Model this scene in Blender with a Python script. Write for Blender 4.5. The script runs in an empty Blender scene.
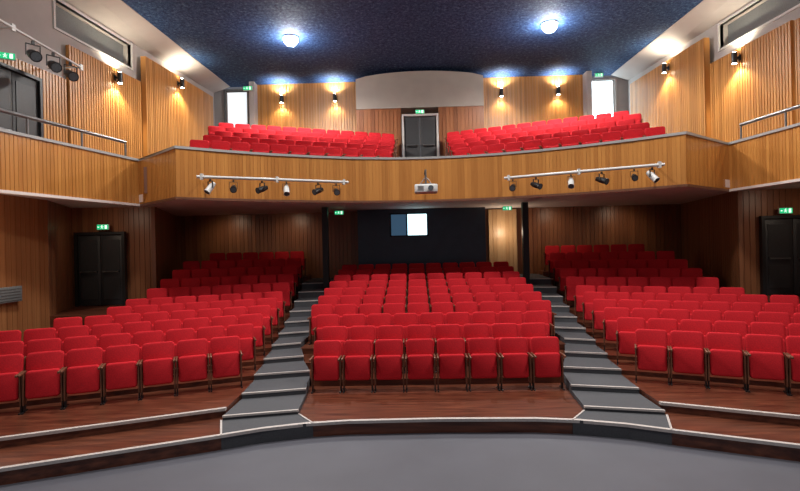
import bpy, bmesh, math, random
from mathutils import Vector, Matrix
random.seed(4)
scene = bpy.context.scene
COL = scene.collection
try:
    scene.view_settings.view_transform = 'Standard'
    scene.view_settings.look = 'None'
except Exception: pass

# ------------------------------------------------------------------ materials
def new_mat(name):
    m = bpy.data.materials.new(name); m.use_nodes = True
    nt = m.node_tree; b = nt.nodes['Principled BSDF']
    return m, nt, b
def simple(name, col, rough=.6, metal=0., noise=.12, scale=30., bump=0.):
    m, nt, b = new_mat(name)
    tc = nt.nodes.new('ShaderNodeTexCoord')
    n = nt.nodes.new('ShaderNodeTexNoise'); n.inputs['Scale'].default_value = scale
    n.inputs['Detail'].default_value = 4
    nt.links.new(tc.outputs['Object'], n.inputs['Vector'])
    r = nt.nodes.new('ShaderNodeValToRGB')
    r.color_ramp.elements[0].position = .3; r.color_ramp.elements[1].position = .7
    r.color_ramp.elements[0].color = tuple(c*(1-noise) for c in col)+(1,)
    r.color_ramp.elements[1].color = tuple(min(1, c*(1+noise)) for c in col)+(1,)
    nt.links.new(n.outputs['Fac'], r.inputs['Fac'])
    nt.links.new(r.outputs['Color'], b.inputs['Base Color'])
    b.inputs['Roughness'].default_value = rough; b.inputs['Metallic'].default_value = metal
    if bump:
        bp = nt.nodes.new('ShaderNodeBump'); bp.inputs['Strength'].default_value = bump
        bp.inputs['Distance'].default_value = .01
        nt.links.new(n.outputs['Fac'], bp.inputs['Height']); nt.links.new(bp.outputs['Normal'], b.inputs['Normal'])
    return m
def emis(name, col, strength):
    m, nt, b = new_mat(name)
    b.inputs['Base Color'].default_value = tuple(col)+(1,)
    b.inputs['Emission Color'].default_value = tuple(col)+(1,)
    b.inputs['Emission Strength'].default_value = strength
    return m
def plank(name, c1, c2, pitch=.12, rough=.45):
    m, nt, b = new_mat(name)
    uv = nt.nodes.new('ShaderNodeUVMap')
    sep = nt.nodes.new('ShaderNodeSeparateXYZ'); nt.links.new(uv.outputs['UV'], sep.inputs[0])
    d = nt.nodes.new('ShaderNodeMath'); d.operation = 'DIVIDE'; d.inputs[1].default_value = pitch
    f = nt.nodes.new('ShaderNodeMath'); f.operation = 'FLOOR'
    nt.links.new(sep.outputs['X'], d.inputs[0]); nt.links.new(d.outputs[0], f.inputs[0])
    wn = nt.nodes.new('ShaderNodeTexWhiteNoise'); wn.noise_dimensions = '1D'
    nt.links.new(f.outputs[0], wn.inputs['W'])
    mp = nt.nodes.new('ShaderNodeMapping'); mp.inputs['Scale'].default_value = (30, 1.6, 1)
    nt.links.new(uv.outputs['UV'], mp.inputs['Vector'])
    n = nt.nodes.new('ShaderNodeTexNoise'); n.inputs['Scale'].default_value = 1; n.inputs['Detail'].default_value = 5
    nt.links.new(mp.outputs['Vector'], n.inputs['Vector'])
    mx = nt.nodes.new('ShaderNodeMath'); mx.operation = 'MULTIPLY_ADD'; mx.inputs[1].default_value = .55
    nt.links.new(wn.outputs['Value'], mx.inputs[0])
    m2 = nt.nodes.new('ShaderNodeMath'); m2.operation = 'MULTIPLY'; m2.inputs[1].default_value = .5
    nt.links.new(n.outputs['Fac'], m2.inputs[0]); nt.links.new(m2.outputs[0], mx.inputs[2])
    r = nt.nodes.new('ShaderNodeValToRGB')
    r.color_ramp.elements[0].color = tuple(c1)+(1,); r.color_ramp.elements[1].color = tuple(c2)+(1,)
    nt.links.new(mx.outputs[0], r.inputs['Fac']); nt.links.new(r.outputs['Color'], b.inputs['Base Color'])
    b.inputs['Roughness'].default_value = rough
    return m
def floorwood(name):
    m, nt, b = new_mat(name)
    tc = nt.nodes.new('ShaderNodeTexCoord')
    mp = nt.nodes.new('ShaderNodeMapping'); mp.inputs['Scale'].default_value = (1.2, 12, 12)
    nt.links.new(tc.outputs['Object'], mp.inputs['Vector'])
    n = nt.nodes.new('ShaderNodeTexNoise'); n.inputs['Scale'].default_value = 1.3; n.inputs['Detail'].default_value = 6
    nt.links.new(mp.outputs['Vector'], n.inputs['Vector'])
    r = nt.nodes.new('ShaderNodeValToRGB')
    r.color_ramp.elements[0].position = .3; r.color_ramp.elements[1].position = .72
    r.color_ramp.elements[0].color = (.06, .016, .009, 1); r.color_ramp.elements[1].color = (.19, .06, .03, 1)
    nt.links.new(n.outputs['Fac'], r.inputs['Fac']); nt.links.new(r.outputs['Color'], b.inputs['Base Color'])
    b.inputs['Roughness'].default_value = .28
    return m
def blue_ceiling():
    m, nt, b = new_mat('blue_mottled_ceiling')
    tc = nt.nodes.new('ShaderNodeTexCoord')
    v = nt.nodes.new('ShaderNodeTexNoise'); v.inputs['Scale'].default_value = 9; v.inputs['Detail'].default_value = 9
    v.inputs['Roughness'].default_value = .85
    nt.links.new(tc.outputs['Object'], v.inputs['Vector'])
    r = nt.nodes.new('ShaderNodeValToRGB')
    e = r.color_ramp.elements
    e[0].position = .39; e[0].color = (.007, .018, .07, 1)
    e[1].position = .64; e[1].color = (.11, .20, .34, 1)
    k = e.new(.52); k.color = (.024, .065, .17, 1)
    nt.links.new(v.outputs['Fac'], r.inputs['Fac'])
    nt.links.new(r.outputs['Color'], b.inputs['Base Color'])
    bp = nt.nodes.new('ShaderNodeBump'); bp.inputs['Strength'].default_value = .5; bp.inputs['Distance'].default_value = .02
    nt.links.new(v.outputs['Fac'], bp.inputs['Height']); nt.links.new(bp.outputs['Normal'], b.inputs['Normal'])
    b.inputs['Roughness'].default_value = .8; b.inputs['Specular IOR Level'].default_value = .2
    return m

M_red = simple('red_seat_fabric', (.58, .019, .028), .95, noise=.14, scale=60, bump=.1)
M_red.node_tree.nodes['Principled BSDF'].inputs['Specular IOR Level'].default_value = .2
M_seatwood = simple('seat_side_wood', (.16, .06, .03), .5)
M_black = simple('black_metal', (.012, .012, .013), .45)
M_blackwall = simple('blue_grey_dark_wall', (.03, .05, .08), .3, scale=3)
M_white = simple('white_plaster', (.46, .43, .41), .8, noise=.04, scale=2)
M_soffit = simple('pale_soffit_plaster', (.82, .72, .67), .8, noise=.04, scale=2)
M_beige = simple('beige_plaster', (.34, .30, .26), .8, noise=.05, scale=2)
M_metal = simple('dark_brushed_metal', (.22, .22, .22), .35, metal=.8, noise=.05)
M_whitemetal = simple('white_metal', (.62, .62, .6), .4, noise=.03)
M_cap = simple('grey_capping', (.36, .35, .34), .4, noise=.03)
M_nosing = simple('pale_step_nosing', (.55, .50, .47), .5, noise=.1)
M_carpet = simple('charcoal_carpet', (.075, .077, .085), .9, noise=.15, scale=60, bump=.2)
M_stage = simple('grey_stage_floor', (.092, .092, .112), .6, noise=.08, scale=1.2)
M_floor = floorwood('dark_red_floorboards')
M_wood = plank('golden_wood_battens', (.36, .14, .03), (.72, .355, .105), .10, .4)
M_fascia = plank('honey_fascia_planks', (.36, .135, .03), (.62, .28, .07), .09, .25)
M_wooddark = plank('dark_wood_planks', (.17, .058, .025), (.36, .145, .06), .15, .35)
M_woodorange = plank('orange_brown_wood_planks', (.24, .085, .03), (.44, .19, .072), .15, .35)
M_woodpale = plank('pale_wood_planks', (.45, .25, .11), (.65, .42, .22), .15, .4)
M_ceil = blue_ceiling()
M_door = simple('dark_door', (.03, .03, .032), .5)
M_grey = simple('grey_panel', (.16, .17, .17), .6)
M_green = emis('green_sign', (.01, .50, .2), .9)
M_signwhite = emis('sign_white', (.8, 1, .85), 1.2)
M_bulb = emis('bulb_white', (1, .99, .97), 220)
M_warm = emis('bulb_warm', (1, .9, .7), 60)
M_daylight = emis('daylight_pane', (.75, .92, 1), 6)
M_daydim = emis('frosted_pane', (.75, .82, .86), 1.1)
M_reflection = emis('booth_pane_reflection', (.6, .92, 1), 2.5)  # emission stands in for the bright reflection in the booth glass
M_lens = simple('glass_lens', (.08, .09, .1), .1)
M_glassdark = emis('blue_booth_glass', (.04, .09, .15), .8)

# ------------------------------------------------------------------ mesh builder
class MB:
    def __init__(s): s.v = []; s.f = []; s.m = []; s.sm = []; s.uv = {}
    def add(s, verts, faces, mi=0, smooth=False):
        o = len(s.v); s.v += [tuple(v) for v in verts]
        for f in faces: s.f.append(tuple(i+o for i in f)); s.m.append(mi); s.sm.append(smooth)
    def box(s, c, size, rz=0., mi=0, rx=0., bevel=0.):
        bm = bmesh.new(); bmesh.ops.create_cube(bm, size=1)
        bmesh.ops.scale(bm, vec=size, verts=bm.verts)
        if bevel: bmesh.ops.bevel(bm, geom=bm.edges[:], offset=bevel, segments=2, affect='EDGES', profile=.5)
        M = Matrix.Translation(c) @ Matrix.Rotation(rz, 4, 'Z') @ Matrix.Rotation(rx, 4, 'X')
        bm.transform(M); bm.verts.index_update()
        s.add([v.co for v in bm.verts], [[v.index for v in f.verts] for f in bm.faces], mi, bool(bevel)); bm.free()
    def slab(s, w, h, t, r, bev, M, mi=0):
        """rounded cushion standing in XZ, thickness along Y"""
        pts = []
        for cx, cz, a0 in ((w/2-r, h/2-r, 0), (-w/2+r, h/2-r, 90), (-w/2+r, -h/2+r, 180), (w/2-r, -h/2+r, 270)):
            for k in range(4):
                a = math.radians(a0+30*k); pts.append((cx+r*math.cos(a), cz+r*math.sin(a)))
        bm = bmesh.new()
        vs = [bm.verts.new((x, -t/2, z)) for x, z in pts]
        f = bm.faces.new(vs); ex = bmesh.ops.extrude_face_region(bm, geom=[f])
        nv = [g for g in ex['geom'] if isinstance(g, bmesh.types.BMVert)]
        bmesh.ops.translate(bm, vec=(0, t, 0), verts=nv)
        ed = [e for e in bm.edges if abs(e.verts[0].co.y-e.verts[1].co.y) < 1e-6]
        bmesh.ops.bevel(bm, geom=ed, offset=bev, segments=2, affect='EDGES', profile=.5)
        bmesh.ops.recalc_face_normals(bm, faces=bm.faces)
        bm.transform(M); bm.verts.index_update()
        s.add([v.co for v in bm.verts], [[v.index for v in f.verts] for f in bm.faces], mi, True); bm.free()
    def cyl(s, p0, p1, r, seg=12, mi=0, r2=None):
        p0 = Vector(p0); p1 = Vector(p1); d = p1-p0; L = d.length
        q = d.to_track_quat('Z', 'Y'); r2 = r if r2 is None else r2
        vs = []
        for rr, z in ((r, 0), (r2, L)):
            for i in range(seg):
                a = 2*math.pi*i/seg; vs.append(p0+q@Vector((rr*math.cos(a), rr*math.sin(a), z)))
        fs = [[i, (i+1) % seg, seg+(i+1) % seg, seg+i] for i in range(seg)]
        s.add(vs, fs, mi, True); s.add(vs, [list(range(seg))[::-1], list(range(seg, 2*seg))], mi, False)
    def prism(s, poly, z0, z1, mi=0):
        a = sum(poly[i][0]*poly[(i+1) % len(poly)][1]-poly[(i+1) % len(poly)][0]*poly[i][1] for i in range(len(poly)))
        if a < 0: poly = poly[::-1]
        n = len(poly)
        vs = [(x, y, z0) for x, y in poly]+[(x, y, z1) for x, y in poly]
        fs = [list(range(n))[::-1], list(range(n, 2*n))]+[[i, (i+1) % n, n+(i+1) % n, n+i] for i in range(n)]
        s.add(vs, fs, mi)
    def dome(s, r, h, z, mi=0):
        vs = []; seg = 20; rings = 6
        for j in range(rings):
            a = math.pi/2*j/rings
            for i in range(seg):
                t = 2*math.pi*i/seg; vs.append((r*math.cos(a)*math.cos(t), r*math.cos(a)*math.sin(t), z-h*math.sin(a)))
        vs.append((0, 0, z-h)); fs = []
        for j in range(rings-1):
            for i in range(seg): fs.append([j*seg+i, (j+1)*seg+i, (j+1)*seg+(i+1) % seg, j*seg+(i+1) % seg])
        for i in range(seg): fs.append([(rings-1)*seg+i, rings*seg, (rings-1)*seg+(i+1) % seg])
        fs.append(list(range(seg)))
        s.add(vs, fs, mi, True)
    def mesh(s, name, mats):
        me = bpy.data.meshes.new(name); me.from_pydata(s.v, [], s.f)
        for m in mats: me.materials.append(m)
        for p, mi, sm in zip(me.polygons, s.m, s.sm): p.material_index = mi; p.use_smooth = sm
        me.update(); return me
    def obj(s, name, mats, parent=None, **kw):
        o = bpy.data.objects.new(name, s.mesh(name, mats if isinstance(mats, list) else [mats])); COL.objects.link(o)
        if parent: o.parent = parent
        for k, v in kw.items(): o[k] = v
        return o
def struct(o, label=None, cat='structure'):
    o['kind'] = 'structure'
    if label: o['label'] = label
    o['category'] = cat
    return o
def empty(name, loc=(0, 0, 0), rz=0, **kw):
    o = bpy.data.objects.new(name, None); o.empty_display_size = .1; COL.objects.link(o)
    o.location = loc; o.rotation_euler = (0, 0, rz)
    for k, v in kw.items(): o[k] = v
    return o
def prism_obj(name, poly, z0, z1, mat, label, cat):
    b = MB(); b.prism(poly, z0, z1); return struct(b.obj(name, mat), label, cat)

def panel_wall(name, path, z0, z1, mat, label, pitch=.12, groove=.022, depth=.02, thick=.1, cat='wall'):
    S = 0.; verts = []; fuv = []; faces = []
    for (x0, y0), (x1, y1) in zip(path[:-1], path[1:]):
        L = math.hypot(x1-x0, y1-y0); dx, dy = (x1-x0)/L, (y1-y0)/L
        nx, ny = dy, -dx
        n = max(1, round(L/pitch)); p = L/n
        prof = []
        for i in range(n):
            s0 = i*p
            prof += [(s0, 0), (s0+p-groove, 0), (s0+p-groove, -depth), (s0+p, -depth)]
        prof.append((L, 0))
        base = len(verts)
        for s, o in prof:
            fx, fy = x0+dx*s+nx*o, y0+dy*s+ny*o
            bx, by = x0+dx*s-nx*thick, y0+dy*s-ny*thick
            verts += [(fx, fy, z0), (fx, fy, z1), (bx, by, z0), (bx, by, z1)]
        for i in range(len(prof)-1):
            a = base+4*i; c = a+4; sa = S+prof[i][0]+.001; sc = S+prof[i+1][0]-.001
            faces.append((a, c, c+1, a+1)); fuv.append(((sa, z0), (sc, z0), (sc, z1), (sa, z1)))
            faces.append((a+1, c+1, c+3, a+3)); fuv.append(((sa, z1),)*4)
            faces.append((a, a+2, c+2, c)); fuv.append(((sa, z0),)*4)
            faces.append((a+2, a+3, c+3, c+2)); fuv.append(((sa, z0),)*4)
        e = base+4*(len(prof)-1)
        faces.append((base, base+1, base+3, base+2)); fuv.append(((S, z0),)*4)
        faces.append((e, e+2, e+3, e+1)); fuv.append(((S, z0),)*4)
        S += n*pitch
    me = bpy.data.meshes.new(name); me.from_pydata(verts, [], faces); me.materials.append(mat)
    ul = me.uv_layers.new(name='UVMap'); k = 0
    for fu in fuv:
        for u in fu: ul.data[k].uv = u; k += 1
    me.update(); o = bpy.data.objects.new(name, me); COL.objects.link(o)
    return struct(o, label, cat)

# ------------------------------------------------------------------ camera
CAM = Vector((-.35, 0, 2.8)); YAW = .028; ROLL = .022; F = 500.
cd = bpy.data.cameras.new('camera'); cam = bpy.data.objects.new('camera', cd); COL.objects.link(cam)
cd.sensor_width = 36; cd.lens = 36*F/800
cam.matrix_world = Matrix.Translation(CAM) @ Matrix.Rotation(YAW, 4, 'Z') @ Matrix.Rotation(math.pi/2, 4, 'X') @ Matrix.Rotation(-ROLL, 4, 'Z')
scene.camera = cam
inv = cam.matrix_world.inverted()
def proj(p):
    q = inv @ Vector(p); d = -q.z
    if d < .1: return None
    return 400+F*q.x/d, 245.5-F*q.y/d, d

# ------------------------------------------------------------------ floors
T = .43; TH = math.atan(T); CT, ST = math.cos(TH), math.sin(TH)
prism_obj('floor', [(-12, -3), (12, -3), (12, 19), (-12, 19)], -.1, 0, M_stage, 'grey painted floor before the seating', 'floor')
E = [(-8.9, 7.45-T*7.05), (-3.2, 7.45-T*1.35), (-2.6, 7.15), (-2.0, 7.33), (-1.4, 7.42), (0, 7.46)]
E = E+[(-x, y) for x, y in E[-2::-1]]
def ey(x):
    for (x0, y0), (x1, y1) in zip(E[:-1], E[1:]):
        if x0 <= x <= x1: return y0+(y1-y0)*(x-x0)/(x1-x0)
low = E+[(9.2, 12), (9.2, 18.6), (-9.2, 18.6), (-9.2, 12)]
prism_obj('floor.001', low, 0, .2, M_floor, 'dark red timber lower step', 'floor')
def CZ(n): return .2+.122*n
def cw(y):
    if y < 9.3: return 2.2+.12*(y-7.75)/1.55
    return min(2.92, 2.32+.6*(y-9.3)/1.7)
def cy(n): return 8.45+.85*n
def ya(k): return 7.75+.85*k
nf = 2
for n in range(1, 11):
    y1 = cy(n+1) if n < 10 else 18.7
    y0 = cy(n)
    prism_obj('floor.%03d' % nf, [(-cw(y0), y0), (cw(y0), y0), (cw(y1), y1), (-cw(y1), y1)], .2, CZ(n), M_floor, 'dark red timber seating platform', 'floor'); nf += 1
SZ = [.33+.082*n for n in range(6)]+[.90, 1.10, 1.32, 1.55, 1.78, 1.8]
RY = .3
def ro(n): return 8.75+.92*n+(RY if n > 5 else 0)
def se(n): return 7.51 if n == 0 else ro(n)-.47
def ia(y): return .09*max(0, y-8.75)
def sin_(n): return 3.33+ia(se(n))
AZ = [.27, .36, .46, .56, .67, .78, .92, 1.08, 1.26, 1.45, 1.65]
for sg in (-1, 1):
    for n in range(11):
        xo = 8.9 if n <= 5 else 7.85
        a, a2 = sin_(n), sin_(n+1)
        yb = lambda x, k: se(k)-T*(x-3.74)
        if n < 10: back = [(sg*xo, yb(xo, n+1)), (sg*a2, yb(a2, n+1))]
        else: back = [(sg*xo, 18.6), (sg*a2, 18.6)]
        prism_obj('floor.%03d' % nf, [(sg*a, yb(a, n)), (sg*xo, yb(xo, n))]+back, .2, SZ[n], M_floor, 'dark red timber seating platform', 'floor'); nf += 1
    prism_obj('floor.%03d' % nf, [(sg*7.86, 12.0), (sg*10.3, 12.0), (sg*10.3, 14.3), (sg*7.86, 14.3)], .2, 1.25, M_floor, 'timber landing at the exit door', 'floor'); nf += 1
    nos = MB(); st = MB()
    for k in range(11):
        y = ya(k); y2 = ya(k+1) if k < 10 else 18.6
        def A(yy): return 3.31+ia(yy)
        P = [(sg*(cw(y)+.01), y), (sg*A(y), y-.24), (sg*A(y2), y2-.24 if k < 10 else 18.6), (sg*(cw(y2)+.01), y2)]
        st.prism(P, .2, AZ[k], 0)
        def off(p, d): return (p[0], p[1]+d)
        nos.prism([off(P[0], -.012), off(P[1], -.012), off(P[1], .032), off(P[0], .032)], AZ[k]-.024, AZ[k]+.006)
    a0, a1 = 1.9, 3.1
    P = [(sg*a0, ey(a0)-.01), (sg*2.6, ey(2.6)-.01), (sg*a1, ey(a1)-.01), (sg*3.33, 7.5), (sg*2.2, 7.74)]
    st.prism(P, .2, .21, 0)
    for p, q in ((P[0], P[1]), (P[1], P[2])):
        st.prism([p, q, (q[0], q[1]+.02), (p[0], p[1]+.02)], 0, .2, 0)
    struct(st.obj('floor.%03d' % nf, M_carpet), 'charcoal carpeted aisle steps', 'floor'); nf += 1
    for p, q in ((P[0], P[4]), (P[2], P[3])):
        nos.prism([(p[0]-.015, p[1]), (p[0]+.015, p[1]), (q[0]+.015, q[1]), (q[0]-.015, q[1])], .2, .218)
    struct(nos.obj('trim_%d' % (1 if sg < 0 else 2), M_nosing), 'pale nosing strips on the aisle steps', 'trim')
def edge_strip(name, pts, z, label, mat=M_nosing, w=.045, h=.03):
    b = MB()
    for (x0, y0), (x1, y1) in zip(pts[:-1], pts[1:]):
        b.prism([(x0, y0-.022), (x1, y1-.022), (x1, y1+w), (x0, y0+w)], z-h, z+.012)
    return struct(b.obj(name, mat), label, 'trim')
edge_strip('trim_3', E, .2, 'pale nosing along the lowest step')
for i, sg in enumerate((-1, 1)):
    pts = [(sg*3.33, 7.51+T*.41), (sg*8.9, 7.51-T*5.16)]
    if sg < 0: pts = pts[::-1]
    edge_strip('trim_%d' % (4+i), pts, .33, 'pale nosing along the seating platform')

# ------------------------------------------------------------------ seats
def RX(a): return Matrix.Rotation(math.radians(a), 4, 'X')
def part_back(b, mi=0): b.slab(.505, .50, .085, .065, .024, Matrix.Translation((0, .175, .645)) @ RX(-9), mi)
def part_seat(b, mi=0): b.slab(.462, .43, .10, .05, .028, Matrix.Translation((0, .045, .42)) @ RX(-6), mi)
def part_arm(b, sg, mi=0):
    b.box((sg*.254, -.03, .615), (.028, .34, .035), 0, mi, bevel=.008)
def part_leg(b, sg, mi=0, mi2=1):
    b.box((sg*.254, .05, .36), (.020, .16, .48), 0, mi)
    b.box((sg*.254, .05, .07), (.018, .09, .14), 0, mi2)
    b.box((sg*.254, .05, .009), (.024, .26, .018), 0, mi2)
me_parts = []
b = MB(); part_back(b); me_parts.append(('backrest', b.mesh('backrest', [M_red])))
b = MB(); part_seat(b); b.cyl((-.24, .12, .3), (.24, .12, .3), .015, 8, 1); me_parts.append(('seat_cushion', b.mesh('seat_cushion', [M_red, M_black])))
for sg in (-1, 1):
    b = MB(); part_arm(b, sg); me_parts.append(('armrest', b.mesh('armrest', [M_seatwood])))
    b = MB(); part_leg(b, sg); me_parts.append(('leg', b.mesh('leg', [M_seatwood, M_black])))
b = MB(); part_back(b, 0); part_seat(b, 0)
for sg in (-1, 1): part_arm(b, sg, 1); part_leg(b, sg, 1, 2)
me_full = b.mesh('theatre_seat', [M_red, M_seatwood, M_black]); full = b

places = []
CN = [8, 8, 9, 10, 10, 10, 10, 10, 10, 10]
for n, c in enumerate(CN):
    p = .563
    for i in range(c):
        places.append((( i-(c-1)/2)*p, cy(n)+.46, CZ(n), 0, 'stalls'))
LIMS = {-1: [8.6, 8.3, 7.9, 7.7, 7.5, 7.2], 1: [8.6, 8.6, 8.6, 8.6, 8.3, 7.3]}
for sg in (-1, 1):
    for n in range(11):
        x0 = sin_(n) + .14; yo = ro(n)
        lim = 7.5 if n > 5 else LIMS[sg][n]
        i = 0
        while True:
            s = .27+.545*i; x = x0+s*CT
            if x > lim: break
            y = yo-T*(x-3.74)
            places.append((sg*x, y, SZ[n], -sg*TH, 'stalls_side')); i += 1
    for n in range(5):
        i = 0
        while True:
            s = .27+.545*i; x = .95+s*CT
            if x > 6.35+.12*n: break
            places.append((sg*x, 15.9-T*(x-.95)+.9*n, 4.98+.33*n, -sg*TH, 'balcony')); i += 1
LAB = {'stalls': 'red upholstered tip-up theatre seat facing the stage', 'stalls_side': 'red upholstered tip-up seat in an angled row',
       'balcony': 'red upholstered tip-up seat on the raked balcony'}
GRP = {'stalls': 'red seats in the stalls', 'stalls_side': 'red seats in the angled stalls rows', 'balcony': 'red seats on the balcony'}
vis = []
for p in places:
    q = proj((p[0], p[1], p[2]+.6))
    if q and -25 < q[0] < 825: vis.append((q[2], p))
vis.sort(key=lambda t: t[0])
for d, (x, y, z, r, k) in vis[:300]:
    if d < 13.5:
        root = empty('theatre_seat', (x, y, z), r, label=LAB[k], category='seat', group=GRP[k])
        for nm, me in me_parts:
            o = bpy.data.objects.new(nm, me); COL.objects.link(o); o.parent = root
    else:
        o = bpy.data.objects.new('theatre_seat', me_full); COL.objects.link(o)
        o.location = (x, y, z); o.rotation_euler = (0, 0, r); o['label'] = LAB[k]; o['category'] = 'seat'; o['group'] = GRP[k]
if len(vis) > 300:
    V = []; Fs = []; Mi = []; Sm = []
    for d, (x, y, z, r, k) in vis[300:]:
        M = Matrix.Translation((x, y, z)) @ Matrix.Rotation(r, 4, 'Z'); o = len(V)
        V += [tuple(M @ Vector(v)) for v in full.v]; Fs += [tuple(i+o for i in f) for f in full.f]; Mi += full.m; Sm += full.sm
    bb = MB(); bb.v, bb.f, bb.m, bb.sm = V, Fs, Mi, Sm
    bb.obj('theatre_seat_rows', [M_red, M_seatwood, M_black], label='farthest rows of red theatre seats', category='seats', kind='stuff', group='red seats on the balcony')

# ------------------------------------------------------------------ lower walls
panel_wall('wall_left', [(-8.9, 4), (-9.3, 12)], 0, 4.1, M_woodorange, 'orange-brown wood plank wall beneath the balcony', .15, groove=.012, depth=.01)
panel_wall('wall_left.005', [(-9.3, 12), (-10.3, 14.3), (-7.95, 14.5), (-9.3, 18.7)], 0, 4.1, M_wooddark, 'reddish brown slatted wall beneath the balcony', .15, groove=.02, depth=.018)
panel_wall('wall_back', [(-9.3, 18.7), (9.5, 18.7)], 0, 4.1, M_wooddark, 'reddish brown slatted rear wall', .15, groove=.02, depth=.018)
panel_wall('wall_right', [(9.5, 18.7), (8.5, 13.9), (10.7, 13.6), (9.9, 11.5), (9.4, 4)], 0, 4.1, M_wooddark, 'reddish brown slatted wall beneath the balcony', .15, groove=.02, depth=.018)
panel_wall('wall_back.004', [(2.42, 18.5), (3.45, 18.5)], 1.0, 4.05, M_woodpale, 'pale lit wood panel in the rear opening', .15, thick=.06)
b = MB(); 
x0, x1, y = -2.35, 2.2, 17.9
wx0, wx1, wz0, wz1 = -1.2, .18, 3.12, 3.95
b.box(((x0+wx0)/2, y, 2.1), (wx0-x0, .12, 4.0)); b.box(((x1+wx1)/2, y, 2.1), (x1-wx1, .12, 4.0))
b.box(((wx0+wx1)/2, y, (wz0+.1)/2), (wx1-wx0, .12, wz0-.1)); b.box(((wx0+wx1)/2, y, (wz1+4.1)/2), (wx1-wx0, .12, 4.1-wz1))
b.box((x0+.06, y+.4, 2.1), (.12, .7, 4.0)); b.box((x1-.06, y+.4, 2.1), (.12, .7, 4.0))
struct(b.obj('wall_booth', M_blackwall), 'dark blue-grey projection booth wall', 'wall')
b = MB(); w = wx1-wx0; cx = (wx0+wx1)/2
for xx in (wx0+.03, wx1-.03, -.60): b.box((xx, y-.03, (wz0+wz1)/2), (.04, .1, wz1-wz0))
for zz in (wz0+.02, wz1-.02): b.box((cx, y-.03, zz), (w, .1, .04))
b.box((cx, y+.03, (wz0+wz1)/2), (w-.06, .02, wz1-wz0-.04), mi=1)
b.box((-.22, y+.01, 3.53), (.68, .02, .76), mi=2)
struct(b.obj('window_1', [M_black, M_glassdark, M_reflection]), 'bluish booth window with a bright reflection as a glowing pane', 'window')
for sg in (-1, 1):
    b = MB(); b.box((sg*3.17, 15.9, 2.1), (.18, .18, 3.95))
    struct(b.obj('wall_column' + ('' if sg < 0 else '.001'), M_black), 'slim black square column supporting the balcony', 'column')
for sg in (-1, 1):
    prism_obj('floor.%03d' % nf, [(sg*7.86, 14.75), (sg*8.3, 14.75), (sg*9.2, 18.6), (sg*7.86, 18.6)], .2, 1.7, M_floor, 'timber floor at the rear', 'floor'); nf += 1

# ------------------------------------------------------------------ balcony
fl = [(-8.9, 7.0), (-7.65, 13.15), (-5.9, 11.6), (-5.0, 12.25), (-4.0, 12.85), (-3.0, 13.33), (-2.0, 13.7), (-1.0, 13.92), (0, 14.0)]
fp = fl+[(-x, y) for x, y in fl[-2::-1]]
fp[-2] = (7.8, 13.1); fp[-1] = (8.5, 7.0)
panel_wall('wall_balcony', fp, 4.05, 5.2, M_fascia, 'honey brown vertical plank balcony front', .09, depth=.009, thick=.08, groove=.013)
def offs(pts, d):
    out = []
    for i, p in enumerate(pts):
        a = Vector(pts[max(0, i-1)]); c = Vector(pts[min(len(pts)-1, i+1)]); t = (c-a).normalized()
        out.append((p[0]-t.y*d, p[1]+t.x*d))
    return out
inn = offs(fp, .09); outr = offs(fp, -.03)
prism_obj('ceiling', inn+[(10.8, 7.0), (10.8, 18.8), (9.4, 21.6), (-9.4, 21.6), (-10.4, 18.8), (-10.4, 7.0)], 4.1, 4.3, M_soffit, 'pale balcony underside', 'ceiling')
b = MB(); i2 = offs(fp, .11)
for i in range(len(fp)-1): b.prism([outr[i], outr[i+1], i2[i+1], i2[i]], 5.2, 5.26)
struct(b.obj('trim_7', M_cap), 'grey capping rail on the balcony front', 'trim')
b = MB()
for i in range(1, len(fp)-2): b.prism([outr[i], outr[i+1], fp[i+1], fp[i]], 4.0, 4.06)
struct(b.obj('trim_8', M_seatwood), 'dark wood strip along the bottom of the balcony front', 'trim')
b = MB()
for i in (0, len(fp)-2): b.prism([outr[i], outr[i+1], i2[i+1], i2[i]], 4.0, 4.06)
struct(b.obj('trim_9', M_soffit), 'pale lower edge of the side balcony fronts', 'trim')
for sg in (-1, 1):
    for n in range(5):
        def yb(x, k): return 15.9-.42-T*(x-.95)+.9*k
        xo = 7.3
        back = [(sg*xo, yb(xo, n+1)), (sg*.95, yb(.95, n+1))] if n < 4 else [(sg*xo, 19.9), (sg*.95, 19.9)]
        prism_obj('floor.%03d' % nf, [(sg*.95, yb(.95, n)), (sg*xo, yb(xo, n))]+back, 4.3, 4.98+.33*n, M_seatwood, 'raked balcony platform', 'floor'); nf += 1
prism_obj('floor.%03d' % nf, [(-8.8, 19.9), (8.8, 19.9), (8.8, 21.5), (-8.8, 21.5)], 4.3, 6.3, M_seatwood, 'balcony rear walkway', 'floor'); nf += 1
prism_obj('floor.%03d' % nf, [(-.94, 15.8), (.94, 15.8), (.94, 19.9), (-.94, 19.9)], 4.3, 5.4, M_seatwood, 'balcony centre gangway', 'floor'); nf += 1

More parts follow.
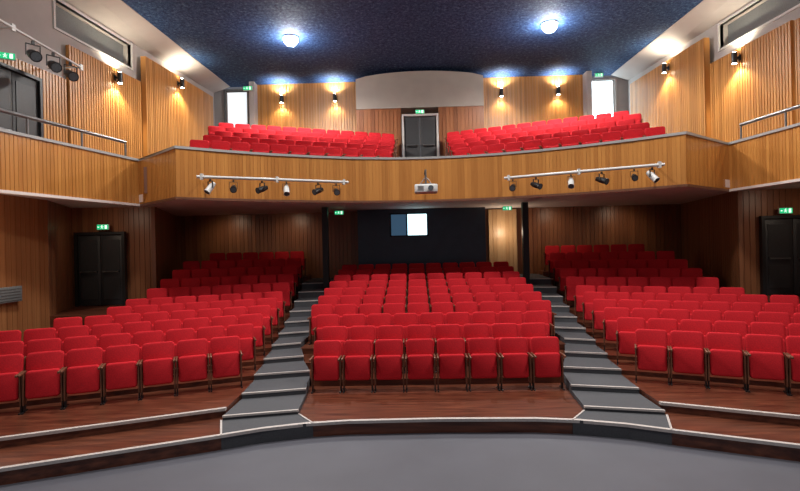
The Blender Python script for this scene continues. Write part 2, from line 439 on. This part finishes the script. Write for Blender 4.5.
def wl(y, o=0.): return 9.75-.0842*(y-12)-o
CH = 9.9
for sg, nm in ((-1, 'left'), (1, 'right')):
    y0, y1, z0, z1 = 12.9, 16.0, 8.75, 9.5
    b = MB()
    def seg(ya_, yb_, za, zb): b.prism([(sg*wl(ya_), ya_), (sg*wl(yb_), yb_), (sg*(wl(yb_)+.3), yb_), (sg*(wl(ya_)+.3), ya_)], za, zb)
    seg(4, y0, 4.3, CH); seg(y0, y1, 4.3, z0); seg(y0, y1, z1, CH); seg(y1, 21.6, 4.3, CH)
    struct(b.obj('wall_'+nm+'.001', M_white), 'white upper side wall', 'wall')
    b = MB()
    def fr(ya_, yb_, za, zb, o=.04): b.prism([(sg*(wl(ya_)-o), ya_), (sg*(wl(yb_)-o), yb_), (sg*(wl(yb_)+.1), yb_), (sg*(wl(ya_)+.1), ya_)], za, zb)
    fr(y0-.06, y0, z0-.06, z1+.06); fr(y1, y1+.06, z0-.06, z1+.06); fr(y0, y1, z0-.06, z0); fr(y0, y1, z1, z1+.06)
    b.prism([(sg*(wl(y0)+.24), y0), (sg*(wl(y1)+.24), y1), (sg*(wl(y1)+.28), y1), (sg*(wl(y0)+.28), y0)], z0, z1, 1)
    struct(b.obj('window_'+('2' if sg < 0 else '3'), [M_whitemetal, M_grey]), 'grey recessed slot window in a pale frame', 'window')
    pz = [(sg*wl(7, .08), 7), (sg*wl(13.2, .08), 13.2)]
    pa = [(sg*wl(13.2, .14), 13.2), (sg*wl(16.3, .14), 16.3)]; pb = [(sg*wl(16.3, .3), 16.3), (sg*wl(20.9, .3), 20.9)]
    if sg > 0: pz, pa, pb = pz[::-1], pa[::-1], pb[::-1]
    panel_wall('wall_'+nm+'.004', pz, 4.3, 7.45 if sg < 0 else 8.38, M_wood, 'golden battened wood panelling', .10, depth=.045, groove=.03, thick=.07)
    panel_wall('wall_'+nm+'.002', pa, 4.3, 8.4, M_wood, 'golden battened wood panelling', .10, depth=.045, groove=.03)
    panel_wall('wall_'+nm+'.003', pb, 4.3, 9.25, M_wood, 'tall golden battened wood panelling', .10, depth=.045, groove=.03, thick=.18)
    b = MB()
    vs = []
    for y in (4, 21.6):
        xe = 8.75-.03*(y-4)
        vs += [(sg*xe, y, CH-.02), (sg*(wl(y)+.1), y, CH-.3), (sg*(wl(y)+.1), y, CH+.1), (sg*xe, y, CH+.1)]
    b.add(vs, [(0, 1, 5, 4), (1, 2, 6, 5), (2, 3, 7, 6), (3, 0, 4, 7), (0, 3, 2, 1), (4, 5, 6, 7)])
    struct(b.obj('ceiling.00'+('1' if sg < 0 else '2'), M_white), 'white plaster cove beside the ceiling', 'ceiling')
prism_obj('ceiling.003', [(-8.8, 1), (8.8, 1), (8.3, 21.7), (-8.3, 21.7)], CH, CH+.15, M_ceil, 'mottled dark blue auditorium ceiling', 'ceiling')
panel_wall('wall_back.001', [(-7.0, 21.5), (-2.5, 21.5)], 4.3, CH, M_wood, 'golden battened rear wall', .12, depth=.045, groove=.032)
panel_wall('wall_back.002', [(2.5, 21.5), (7.0, 21.5)], 4.3, CH, M_wood, 'golden battened rear wall', .12, depth=.045, groove=.032)
b = MB()
for sg in (-1, 1):
    b.box((sg*7.1, 21.3, 7.1), (.22, .5, 5.6)); b.box((sg*8.0, 22.0, 7.1), (2.2, .1, 5.6))
struct(b.obj('wall_back.003', M_white), 'white rear recess and pilaster', 'wall')
b = MB(); arch = [(-2.55, 8.3), (2.55, 8.3), (2.55, 9.5)]
for k in range(1, 12):
    t = k/12; x = 2.55-5.1*t; arch.append((x, 9.5+.26*math.sin(math.pi*t)**.6))
arch.append((-2.55, 9.5))
n = len(arch); vs = [(x, 20.0, z) for x, z in arch]+[(x, 21.45, z) for x, z in arch]
b.add(vs, [list(range(n)), list(range(2*n-1, n-1, -1))]+[[i, n+i, n+(i+1) % n, (i+1) % n] for i in range(n)])
struct(b.obj('wall_booth.001', M_beige), 'beige plaster bulkhead with arched top', 'wall')
struct((lambda q: (q.box((0, 21.5, 8.5), (5.1, .08, 2.8)), q.obj('wall_back.005', M_beige))[1])(MB()), 'beige rear wall', 'wall')
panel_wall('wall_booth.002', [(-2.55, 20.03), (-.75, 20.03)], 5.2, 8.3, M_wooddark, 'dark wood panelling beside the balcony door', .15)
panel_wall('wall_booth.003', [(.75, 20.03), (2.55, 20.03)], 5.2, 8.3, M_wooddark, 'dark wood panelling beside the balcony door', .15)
# ------------------------------------------------------------------ doors
def door(name, loc, rz, w, h, label, leafmat=M_door, frame=M_black, glass=None, double=True):
    b = MB()
    b.box((-w/2-.04, 0, h/2), (.08, .14, h)); b.box((w/2+.04, 0, h/2), (.08, .14, h)); b.box((0, 0, h+.04), (w+.16, .14, .08))
    root = b.obj(name, frame); root.location = loc; root.rotation_euler = (0, 0, rz); struct(root, label, 'door')
    ns = 2 if double else 1
    for i in range(ns):
        lw = w/ns-.01; cx = -w/2+w/ns*(i+.5)
        c = MB(); c.box((cx, .02, h/2), (lw, .05, h-.02), bevel=.008)
        if glass: c.box((cx, -.008, h*.52), (lw*.86, .02, h*.93), mi=1)
        else:
            c.box((cx, -.01, h*.7), (lw*.75, .02, h*.45)); c.box((cx, -.01, h*.24), (lw*.75, .02, h*.3))
        lf = c.obj('door_leaf', [leafmat, glass or leafmat], parent=root)
        hd = MB(); hd.cyl((cx-lw*.36, -.08, h*.48), (cx+lw*.36, -.08, h*.48), .018, 8)
        for s in (-1, 1): hd.box((cx+s*lw*.34, -.045, h*.48), (.03, .08, .05))
        hd.obj('push_bar', M_metal, parent=lf)
    return root
door('door_1', (-9.42, 14.22, 1.25), math.atan(.2/2.35), 1.25, 2.05, 'dark double exit door with push bars')
door('door_2', (9.75, 13.62, 1.25), math.atan(-.3/2.2), 1.4, 2.05, 'dark double exit door with push bars')
door('door_3', (0, 20.0, 5.7), 0, 1.3, 2.25, 'dark double door with pale frame on the balcony', frame=M_white)
door('door_4', (-8.0, 21.85, 6.3), 0, 1.0, 3.45, 'glazed door with pale frosted pane', M_white, M_grey, M_daydim, False)
door('door_5', (7.85, 21.85, 6.3), 0, 1.2, 3.45, 'glazed door bright with daylight', M_white, M_white, M_daylight, False)
door('door_6', (-wl(11.4, .16), 11.4, 4.32), math.pi/2-.06, 1.5, 2.75, 'dark doorway on the side balcony')

# ------------------------------------------------------------------ exit signs
def exit_sign(loc, rz, s=1.):
    r = empty('exit_sign', loc, rz, label='small illuminated green exit sign with running figure', category='exit sign', group='green exit signs')
    b = MB(); b.box((0, .02, 0), (.44*s, .06, .2*s), bevel=.01); b.obj('sign_housing', M_whitemetal, parent=r)
    b = MB(); b.box((0, -.014, 0), (.41*s, .012, .17*s)); b.obj('sign_panel', M_green, parent=r)
    b = MB(); y = -.022
    def bx(x, z, w, h, a=0):
        M = Matrix.Rotation(a, 4, 'Y'); vs = [(M @ Vector((dx*w/2, 0, dz*h/2)))*s+Vector((x*s, y, z*s)) for dx, dz in ((-1, -1), (1, -1), (1, 1), (-1, 1))]
        b.add(vs, [(0, 1, 2, 3)])
    bx(.12, 0, .08, .13); bx(-.02, .055, .026, .026, .78); bx(-.025, .015, .022, .055, .3); bx(-.045, -.03, .016, .06, .7); bx(0, -.035, .016, .055, -.4)
    bx(-.055, .02, .04, .014, .5); bx(.012, .015, .04, .014, -.5); bx(-.14, 0, .05, .016); bx(-.165, .01, .03, .014, -.8); bx(-.165, -.01, .03, .014, .8)
    b.obj('pictogram', M_signwhite, parent=r)
exit_sign((-9.3, 14.17, 3.52), 0, .8); exit_sign((9.55, 13.58, 3.5), 0, .8); exit_sign((0, 19.9, 8.1), 0, .8)
exit_sign((-2.85, 16.8, 3.95), 0, .7); exit_sign((2.75, 16.6, 3.95), 0, .7); exit_sign((-7.25, 21.0, 9.6), 0, .9); exit_sign((7.6, 21.3, 9.8), 0, .8)
exit_sign((-wl(11.3, .3), 11.1, 7.3), .5, .8)

# ------------------------------------------------------------------ lights
def light(kind, loc, e, col=(1, 1, 1), r=.1, parent=None, aim=None, ang=None, blend=.6, size=None):
    d = bpy.data.lights.new('lamp_light', kind); d.energy = e; d.color = col
    if kind == 'AREA': d.size = size or 1
    else: d.shadow_soft_size = r
    if ang: d.spot_size = math.radians(ang); d.spot_blend = blend
    o = bpy.data.objects.new('lamp_light', d); COL.objects.link(o); o.location = loc
    if parent: o.parent = parent
    if aim: o.rotation_euler = (Vector(aim)-Vector(loc)).to_track_quat('-Z', 'Y').to_euler()
    return o
def sconce(x, y, z, rz, e=60, up=1., upc=(1, .88, .68)):
    r = empty('wall_light', (x, y, z), rz, label='black cylindrical wall light shining up and down the panelling', category='wall light', group='cylindrical wall lights')
    b = MB(); b.cyl((0, -.16, -.16), (0, -.16, .16), .075, 14); b.obj('lamp_housing', M_black, parent=r)
    b = MB(); b.box((0, -.05, 0), (.05, .1, .05)); b.box((0, -.01, 0), (.12, .02, .16), bevel=.005); b.obj('bracket', M_black, parent=r)
    b = MB(); b.cyl((0, -.16, .161), (0, -.16, .17), .06, 12); b.cyl((0, -.16, -.17), (0, -.16, -.161), .06, 12); b.obj('bulb', M_warm, parent=r)
    light('SPOT', (0, -.2, .2), e*up, upc, .04, r, None, 150).rotation_euler = (math.pi, 0, 0)
    light('SPOT', (0, -.2, -.2), e*1.2, (1, .82, .55), .04, r, None, 125)
for x in (-5.9, -3.6, 3.5, 5.9): sconce(x, 21.49, 9.2, 0, 70, 2.2, (.92, .96, 1))
for sg in (-1, 1):
    rz = math.pi/2 if sg < 0 else -math.pi/2
    sconce(sg*wl(15.0, .14), 15.0, 8.1, rz, 130, .7); sconce(sg*wl(18.2, .31), 18.2, 8.95, rz, 130, .7)
    if sg > 0: sconce(sg*wl(11.6, .09), 11.6, 8.1, rz, 90)
for x, y in ((-4.35, 16.75), (4.2, 16.35)):
    r = empty('ceiling_light', (x, y, CH), 0, label='bright round ceiling floodlight', category='ceiling light', group='ceiling floodlights')
    b = MB(); b.cyl((0, 0, -.05), (0, 0, 0), .25, 24); b.obj('lamp_housing', M_whitemetal, parent=r)
    b = MB(); b.dome(.24, .24, -.051); b.obj('bulb', M_bulb, parent=r)
    light('SPOT', (0, 0, -.34), 1300, (1, .96, .9), .15, r, None, 165, .4)
    light('POINT', (0, 0, -.75), 50, (.9, .94, 1), .15, r)

# stage spotlights
def spotlight(loc, rz, tilt, s=1., mat=M_black, label='black theatre spotlight hanging from a bar'):
    r = empty('stage_spotlight', loc, rz, label=label, category='spotlight', group='theatre spotlights'); r.scale = (s, s, s)
    M = Matrix.Translation((0, 0, -.22)) @ RX(tilt)
    def P(x, y, z): return tuple(M @ Vector((x, y, z)))
    b = MB(); b.cyl(P(0, .2, 0), P(0, .05, 0), .07, 14, r2=.095); b.cyl(P(0, .05, 0), P(0, -.16, 0), .095, 14); b.cyl(P(0, -.16, 0), P(0, -.2, 0), .095, 14, r2=.11)
    b.obj('lamp_housing', mat, parent=r)
    b = MB(); b.cyl(P(0, -.201, 0), P(0, -.206, 0), .085, 14); b.obj('lens', M_lens, parent=r)
    b = MB()
    for sg in (-1, 1): b.box((sg*.12, 0, -.13), (.012, .04, .23))
    b.box((0, 0, -.02), (.25, .04, .012)); b.box((0, 0, .02), (.05, .05, .07)); b.obj('yoke', M_black, parent=r)
def bar(p0, p1, label, fix, rr=.028):
    root = empty('lighting_bar', p0, 0, label=label, category='lighting bar')
    d = Vector(p1)-Vector(p0)
    b = MB(); b.cyl((0, 0, 0), tuple(d), rr, 12); b.obj('pipe', M_whitemetal, parent=root)
    for t, off in fix:
        q = d*t; c = MB(); c.cyl(tuple(q), tuple(q+Vector(off)), .02, 8); c.box(tuple(q), (.05, .09, .14)); c.obj('bracket', M_whitemetal, parent=root)
bar((-5.35, 11.45, 4.5), (-2.05, 13.15, 4.5), 'white lighting bar fixed along the balcony front', [(.03, (-.15, .4, 0)), (.5, (-.15, .3, 0)), (.97, (-.1, .4, 0))], .035)
bar((5.35, 11.45, 4.5), (2.05, 13.15, 4.5), 'white lighting bar fixed along the balcony front', [(.03, (.15, .4, 0)), (.5, (.15, .3, 0)), (.97, (.1, .4, 0))], .035)
for i, t in enumerate((.08, .22, .40, .56, .78, .91)):
    wh = i in (0, 3)
    spotlight((-5.35+3.3*t, 11.45+1.7*t, 4.415), .3 if i % 2 else -.6, 20 if i % 3 else 50, .74, M_whitemetal if wh else M_black, 'white theatre spotlight on a bar' if wh else 'black theatre spotlight hanging from a bar')
for i, t in enumerate((.07, .17, .36, .55, .78, .94)):
    wh = i in (0, 3)
    spotlight((5.35-3.3*t, 11.45+1.7*t, 4.415), -.3 if i % 2 else .6, 20 if i % 3 else 45, .74 if i != 1 else .66, M_whitemetal if wh else M_black, 'white theatre spotlight on a bar' if wh else 'black theatre spotlight hanging from a bar')
bar((-8.5, 8.6, 7.5), (-8.7, 12.5, 7.5), 'metal lighting bar above the side balcony', [(.99, (-.85, 0, 0)), (.4, (-.95, 0, 0))])
for t in (.55, .72, .88): spotlight((-8.5-.2*t, 8.6+3.9*t, 7.405), .9, 25, 1.1)

# projector
r = empty('projector', (0, 13.25, 4.28), 0, label='white ceiling projector mounted on the balcony front', category='projector')
b = MB(); b.box((0, 0, 0), (.60, .42, .22), bevel=.03); b.obj('projector_body', M_whitemetal, parent=r)
b = MB(); b.cyl((.12, -.2, 0), (.12, -.27, 0), .07, 16); b.obj('lens', M_lens, parent=r)
b = MB(); b.cyl((0, .05, .12), (0, .05, .52), .025, 10); b.box((0, .38, .5), (.05, .70, .04)); b.box((0, .05, .13), (.34, .2, .025))
for sx in (-1, 1): b.cyl((sx*.15, .05, .13), (0, .05, .34), .012, 6)
b.obj('bracket', M_metal, parent=r)
b = MB(); 
for k in range(5): b.box((-.14, -.212, -.05+k*.025), (.16, .01, .008))
b.obj('vent', M_black, parent=r)

# handrails
for sg, xa, xb in ((-1, 8.80, 7.74), (1, 8.44, 7.86)):
    root = empty('handrail', (sg*xa, 7.5, 5.26), 0, label='metal handrail on the side balcony front', category='handrail', group='side balcony handrails')
    b = MB(); p0 = Vector((0, 0, .36)); p1 = Vector((sg*(xb-xa), 5.2, .36))
    b.cyl(tuple(p0), tuple(p1), .042, 10); b.obj('rail', M_metal, parent=root)
    for k in range(5):
        q = p0+(p1-p0)*(k/4); c = MB(); c.cyl((q.x, q.y, 0), tuple(q), .024, 8); c.obj('post', M_metal, parent=root)
b = MB(); b.box((0, 0, 0), (.03, .85, .34), bevel=.008)
for k in range(5): b.box((.02, 0, -.12+k*.06), (.015, .78, .015))
o = b.obj('ventilation_grille', M_grey); o.location = (-9.13, 10.5, 1.92); o['label'] = 'grey metal ventilation grille on the plank wall'; o['category'] = 'vent'

# house lighting (overhead), then added fill lamps without fittings
for x, y in ((-5, 9.0), (0, 10.0), (5, 9.0)):
    light('SPOT', (x, y, 9.6), 1450, (1, .96, .93), .4, None, (x, y+.1, 0), 150, 1.)
for sg in (-1, 1): light('SPOT', (sg*4, 3.6, 9.0), 900, (1, .95, .9), .6, None, (sg*4, 7.6, 1.0), 58, 1.)  # front fill spots added to brighten the first rows
for sg in (-1, 1): light('SPOT', (sg*3, 6, 9.4), 480, (1, .92, .82), .4, None, (sg*8.6, 13.0, 7.3), 56, 1.)  # added spots, no fittings, brightening the upper side walls
for x in (-7.2, -4.8, 4.8, 7.2): light('SPOT', (x, 17.6, 3.95), 22, (1, .78, .56), .2, None, (x, 18.7, 2.6), 130, 1.)  # unseen warm washes added to lift the rear wall under the balcony
light('POINT', (-8.5, 9.4, 2.7), 20, (1, .80, .60), .3); light('POINT', (8.75, 8.6, 2.9), 8, (1, .80, .62), .3)  # bare points added to warm the lower side walls and soffit
for x, y in ((-8.9, 13.3), (9.3, 12.7)): light('SPOT', (x, y-.6, 4.0), 26, (1, .8, .6), .2, None, (x, y+1, 2.2), 130, 1.)
light('POINT', (2.9, 17.9, 3.2), 22, (1, .82, .62), .08)
w = bpy.data.worlds.new('world'); scene.world = w; w.use_nodes = True
w.node_tree.nodes['Background'].inputs[0].default_value = (.85, .87, 1, 1)
w.node_tree.nodes['Background'].inputs[1].default_value = .15
print('SEATS', len(vis))
